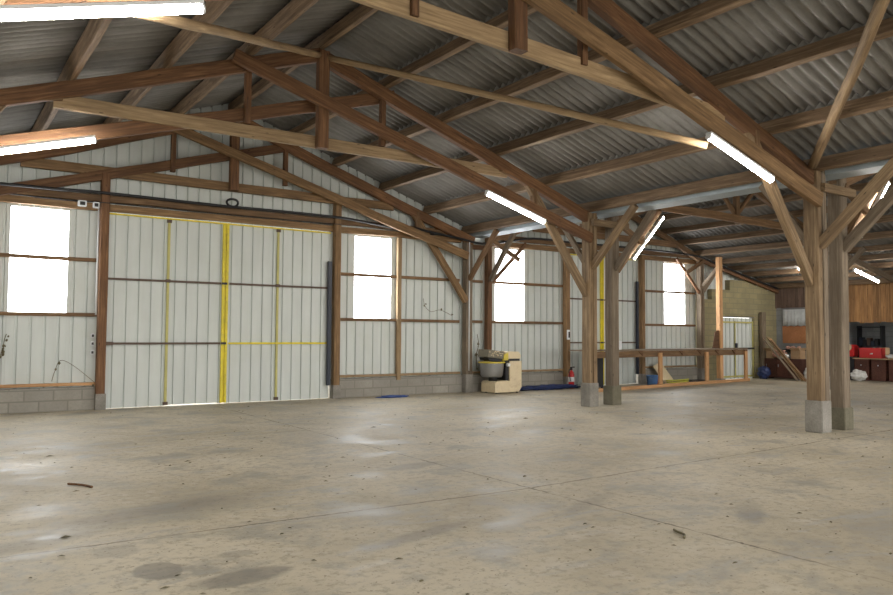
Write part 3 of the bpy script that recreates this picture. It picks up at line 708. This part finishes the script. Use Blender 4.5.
# fire extinguisher
r = thing('fire_extinguisher', (15.93, -.5, 0), 'red fire extinguisher standing at the left jamb of the second sliding door', 'fire extinguisher')
lathe('cylinder', [(.06, 0), (.085, .01), (.088, .42), (.07, .48), (.03, .52), (.025, .55)], M['redp'], r, (15.93, -.5, 0), 20)
lathe('instruction_label', [(.087, .2), (.0895, .2), (.0895, .34), (.087, .34)], M['white'], r, (15.93, -.5, 0), 20)
box('valve', (15.93, -.5, .58), (.06, .05, .07), M['black'], r); box('handle', (15.98, -.5, .63), (.16, .03, .03), M['black'], r)
tube('hose', [(15.9, -.5, .59), (15.82, -.52, .55), (15.81, -.55, .4), (15.83, -.57, .22)], .012, M['black'], r)
tag(lump('blue_tarpaulin', (15.0, -.55, 0), (1.15, .14, .07), M['bluetarp'], None, 5, .5, 3.0), 'rolled dark blue tarpaulin lying along the foot of the wall beside the mixer', 'tarpaulin')
tag(lump('blue_rag', (9.75, -.55, 0), (.42, .16, .025), M['bluerag'], None, 9, .5, 2.0, 3), 'flat blue rag on the floor in front of the block plinth', 'rag')
# floor bits
tag(tube('wooden_stick', [(1.27, -8.24, .014), (1.33, -8.32, .016), (1.40, -8.42, .015), (1.45, -8.54, .013)], .012, M['red']), 'short curved reddish stick on the concrete at the left', 'stick')
tag(tube('dry_twig', [(5.1, -12.93, .01), (5.06, -12.99, .014), (5.04, -13.08, .012), (4.96, -13.14, .01)], .009, M['vine']), 'small dry twig on the concrete in the right foreground', 'twig')
bm = bmesh.new(); r4 = random.Random(11)
for k in range(900):
    x = r4.uniform(-.5, 22); y = -16.3 * r4.random()**.8 - .4; s = r4.uniform(.008, .022) * (1.7 if r4.random() < .1 else 1)
    a = r4.random() * 6.28; q = [bm.verts.new((x + s*rad*math.cos(a+t)*(1.8 if t in (0, 3.14) else 1), y + s*rad*math.sin(a+t), .003 + h_)) for t, rad, h_ in ((0, 1, 0), (1.57, .7, .004), (3.14, 1, .001), (4.71, .7, .003))]
    top = bm.verts.new((x, y, .003 + s * .5))
    for i in range(4): bm.faces.new((q[i], q[(i+1) % 4], top))
    bm.faces.new(q[::-1])
tag(from_bm('floor_debris', bm, M['vine']), 'scattered dry leaf crumbs and grit on the concrete floor', 'debris', kind='stuff')
# dry vines on the wall
def vine(pts, label, r_=.012, leaves=10, seed=1):
    rt_ = thing('dry_vine', pts[0], label, 'vine'); tube('stem', pts, r_, M['vine'], rt_, 6); q = random.Random(seed); bm = bmesh.new()
    for k in range(leaves):
        p = V3(pts[q.randrange(len(pts))]) - V3(pts[0]) + V3((q.uniform(-.05, .05), q.uniform(-.04, -.01), q.uniform(-.06, .06)))
        bmesh.ops.create_icosphere(bm, subdivisions=1, radius=q.uniform(.014, .032), matrix=Matrix.Translation(p) @ Matrix.Diagonal((1, .5, 1.2, 1)))
    from_bm('leaf', bm, M['vine'], rt_, pts[0])['kind'] = 'stuff'
vine([(1.0, -.02, .95), (1.15, -.03, 1.1), (1.2, -.03, 1.15), (1.24, -.03, 1.3), (1.26, -.03, 1.45), (1.29, -.03, 1.55)], 'withered plant growing up the white sheet under the left window', .008, 12)
vine([(2.9, -.03, .55), (2.5, -.04, .9), (2.25, -.04, 1.02), (2.15, -.04, .8), (2.1, -.04, .6)], 'thin withered stems on the plank left of the big door', .006, 3, 2)
vine([(10.95, -.03, 2.55), (11.0, -.03, 2.35), (11.2, -.03, 2.2), (11.5, -.03, 2.25), (11.9, -.03, 2.1)], 'withered stems on the sheet left of the wall post brace', .006, 5, 3)
vine([(12.75, -.04, .6), (12.72, -.04, 1.0), (12.8, -.04, 1.3), (12.75, -.04, 1.6)], 'withered stems between the two wall posts', .01, 12, 4)

# ---- far right corner of the lean-to
tag(box('chipboard_sheet', (27.27, -.86, 1.66), (.03, 1.0, .66), M['chipboard']), 'orange-brown board fixed to the far side wall below the plastic sheeting', 'board')
bm = bmesh.new(); cols = []
for j in range(25):
    y = -.4 - j * .042; w = .02 * math.sin(j * 1.9)
    cols.append([bm.verts.new((27.22 + w, y, z)) for z in (1.99 + .02*math.sin(j), 2.3, 2.62)])
for a, b_ in zip(cols, cols[1:]):
    for k in range(2): bm.faces.new((a[k], b_[k], b_[k+1], a[k+1])).smooth = True
o = from_bm('plastic_sheeting', bm, M['plastic_sheet'], None, (0, 0, 0), None, 'x'); md = o.modifiers.new('s', 'SOLIDIFY'); md.thickness = .004
tag(o, 'pale translucent plastic sheeting hanging on the far side wall above the orange board', 'plastic sheet')
tag(box('small_board', (27.28, -1.55, 2.0), (.02, .34, .22), M['brown']), 'small brown board on the far side wall beside the plastic sheeting', 'board')
r = thing('red_sideboard', (26.4, -.95, 0), 'low dark red sideboard under the scrap pile in the far corner', 'sideboard')
box('carcass', (26.5, -.98, .4), (.6, 1.5, .72), M['mahogany'], r, bev=.015)
for k in (-.5, 0, .5): box('door', (26.19, -.98 + k * .96, .42), (.02, .45, .6), M['mahogany'], r); box('handle', (26.17, -.98 + k*.96 + .15, .5), (.02, .02, .1), M['steel'], r)
for k in (-.65, .65): box('foot', (26.4, -.98 + k, .02), (.5, .06, .04), M['black'], r)
tag(lump('navy_sack', (25.75, -.52, 0), (.2, .24, .24), M['bluetarp'], None, 15, .25, 2.2), 'navy blue sack slumped in the corner left of the red sideboard', 'sack')
r = thing('wall_shelf', (27.1, -1.1, 1.08), 'narrow dark shelf on the far side wall behind the leaning planks', 'shelf')
box('shelf_board', (27.15, -1.1, 1.08), (.28, 1.2, .035), M['black'], r)
for k in (-.4, .4): prism('bracket', [(0, 0), (-.2, 0), (0, -.18)], 'Y', .03, M['black'], r, (27.28, -1.1 + k, 1.065))
for k, (yy, s) in enumerate(((-.65, .1), (-.85, .13), (-1.1, .09))):
    tag(lump('pink_bundle', (27.12, yy, 1.1), (.08, s*.7, .06), M['pink'], None, k*7, .3), ['leftmost', 'middle', 'rightmost'][k] + ' pinkish bundle on the dark wall shelf', 'bundle')
zz = .765
for k, (yy, s, m_, rz, nm) in enumerate(((-.4, (.4, .3, .28), 'cardboard', .3, 'open cardboard box at the left end of the red sideboard'), (-1.45, (.3, .4, .3), 'cardboard', -.1, 'tan cardboard box at the right end of the red sideboard'))):
    r = thing('cardboard_box', (26.45, yy, zz), nm, 'box'); box('carton', (26.45, yy, zz + s[2]/2), s, M[m_], r, rz)
    for q in (-1, 1): beam('flap', (26.45 + q*s[0]/2, yy, zz + s[2]), (26.45 + q*(s[0]/2 + .12), yy, zz + s[2] + .1), s[1]*.9, .008, M[m_], r, n=1, rough=0)
tag(lump('insulation_scrap', (26.35, -.78, zz), (.2, .22, .16), M['pink'], None, 31, .45, 2.6), 'crumpled pinkish scrap heaped on the red sideboard behind the planks', 'scrap')
tag(lump('white_sack', (26.3, -1.62+.62, zz), (.12, .16, .09), M['bag'], None, 22, .35, 2.6), 'crumpled white sack on top of the red sideboard', 'sack')
tag(lump('white_sack', (26.3, -1.95, 0), (.16, .16, .22), M['bag'], None, 23, .35, 2.6), 'crumpled white sack on the floor at the right end of the sideboard', 'sack')
for k, (dy, dz, m_) in enumerate(((0, 0, 'orange'), (.09, .06, 'pale'), (-.1, -.06, 'brown'), (.2, .02, 'grey'))):
    tag(beam('leaning_plank', (25.62 - .05*k, -2.2 + dy, .02), (26.02 - .04*k, -.62 + dy, 1.5 + dz), .09, .03, M[m_], None, n=3), ['bright orange plank, frontmost', 'pale plank, second', 'short brown plank, third', 'grey plank, rearmost'][k] + ' of those leaning over the red sideboard', 'plank', 'planks leaning in the far corner')
# recess behind the board cladding
r = thing('sideboard_table', (28.4, -3.3, 0), 'dark brown table with drawers under the board cladding at the right edge', 'table')
box('table_top', (28.45, -3.6, .8), (.75, 2.0, .04), M['cardboard'], r)
for k in (-2.85, -3.45, -4.05): box('drawer_pedestal', (28.5, k, .39), (.6, .5, .76), M['mahogany'], r); box('drawer', (28.19, k, .55), (.02, .42, .3), M['mahogany'], r); box('knob', (28.17, k, .56), (.03, .04, .04), M['steel'], r)
def crate(c, s, label):
    r = thing('red_crate', (c[0], c[1], c[2]), label, 'crate'); bm = bmesh.new(); x, y, z = s
    boxbm(bm, (0, 0, .01), (x, y, .02)); 
    for q in (-1, 1): boxbm(bm, (q*(x/2-.01), 0, z/2), (.02, y, z)); boxbm(bm, (0, q*(y/2-.01), z/2), (x, .02, z))
    from_bm('crate_shell', bm, M['redp'], r, c); box('crate_rim', (c[0]-x/2-.005, c[1], c[2]+z-.02), (.02, y+.02, .04), M['redp'], r)
crate((28.35, -3.2, .82), (.4, .8, .37), 'red plastic crate on the dark table under the board cladding')
r = thing('red_machine', (28.3, -2.25, 0), 'red machine with a pale wheel partly hidden behind the nearest post', 'machine')
box('machine_body', (28.35, -2.45, 1.08), (.4, .3, .44), M['redp'], r, bev=.04); box('machine_stand', (28.4, -2.42, .42), (.35, .3, .84), M['black'], r)
pole('wheel', (28.12, -2.42, 1.2), (28.17, -2.42, 1.2), .12, M['cream'], r, 16, 0, 1)
lathe_o = lathe('tan_drum', [(.15, 0), (.17, .01), (.175, .13), (.168, .15), (.175, .17), (.17, .34), (.16, .36), (.03, .36)], M['tan'], None, (28.55, -3.5, .845), 20)
tag(lathe_o, 'tan drum standing in the red crate', 'drum')
tag(lump('paper_heap', (28.3, -3.25, .845), (.14, .22, .17), M['bag'], None, 41, .3), 'white papers filling the red crate', 'paper')
tag(lump('paper_heap', (28.3, -4.0, .82), (.2, .3, .08), M['bag'], None, 42, .4), 'white papers on the dark table right of the red crate', 'paper')
tag(lump('white_sack', (27.7, -3.0, 0), (.2, .27, .2), M['bag'], None, 44, .25, 2.4), 'white sack on the floor in front of the dark table', 'sack')
r = thing('dark_rack', (29.2, -2.9, 0), 'dark rack of clutter against the recess wall behind the red crate', 'rack')
for yy in (-2.3, -3.15): box('upright', (29.2, yy, 1.0), (.3, .05, 2.0), M['black'], r)
for z in (.5, 1.25, 1.95): box('shelf', (29.2, -2.72, z), (.34, .9, .03), M['navy'], r)
for k in range(5): tag(box('storage_box', (29.15, -2.42 - .14*k, 1.27 + [.3, .22, .28, .18, .25][k]/2), (.22, .12, [.3, .22, .28, .18, .25][k]), M[['navy', 'black', 'brown_paint', 'navy', 'black'][k]], None), 'dark box standing on the middle shelf of the dark rack', 'box', 'dark boxes on the rack')

# ------------------------------------------------------------------ light, camera, view
w = bpy.data.worlds.new('overcast'); bpy.context.scene.world = w; w.use_nodes = True
bg = w.node_tree.nodes['Background']; bg.inputs[0].default_value = (1, .97, .92, 1); bg.inputs[1].default_value = 2.0
cam = bpy.data.cameras.new('camera'); co = bpy.data.objects.new('camera', cam); COL.objects.link(co)
F = V3((0.56635783, 0.82274152, 0.04832396)); R = V3((0.82351968, -0.56725442, 0.00614485)); U = V3((-0.0324676, -0.03631554, 0.99881281))
mt = Matrix((R, U, -F)).transposed().to_4x4(); mt.translation = V3((0, -17.0301, 1.6)); co.matrix_world = mt
cam.lens = 754.324 / 893 * 36; cam.sensor_width = 36; cam.sensor_fit = 'HORIZONTAL'; cam.clip_end = 300; cam.clip_start = .05
sc = bpy.context.scene; sc.camera = co
sc.view_settings.view_transform = 'Standard'; sc.view_settings.look = 'None'; sc.view_settings.gamma = 1
sc.view_settings.exposure = 1.12
sc.cycles.max_bounces = 8; sc.cycles.diffuse_bounces = 5
sc.cycles.sample_clamp_indirect = 6
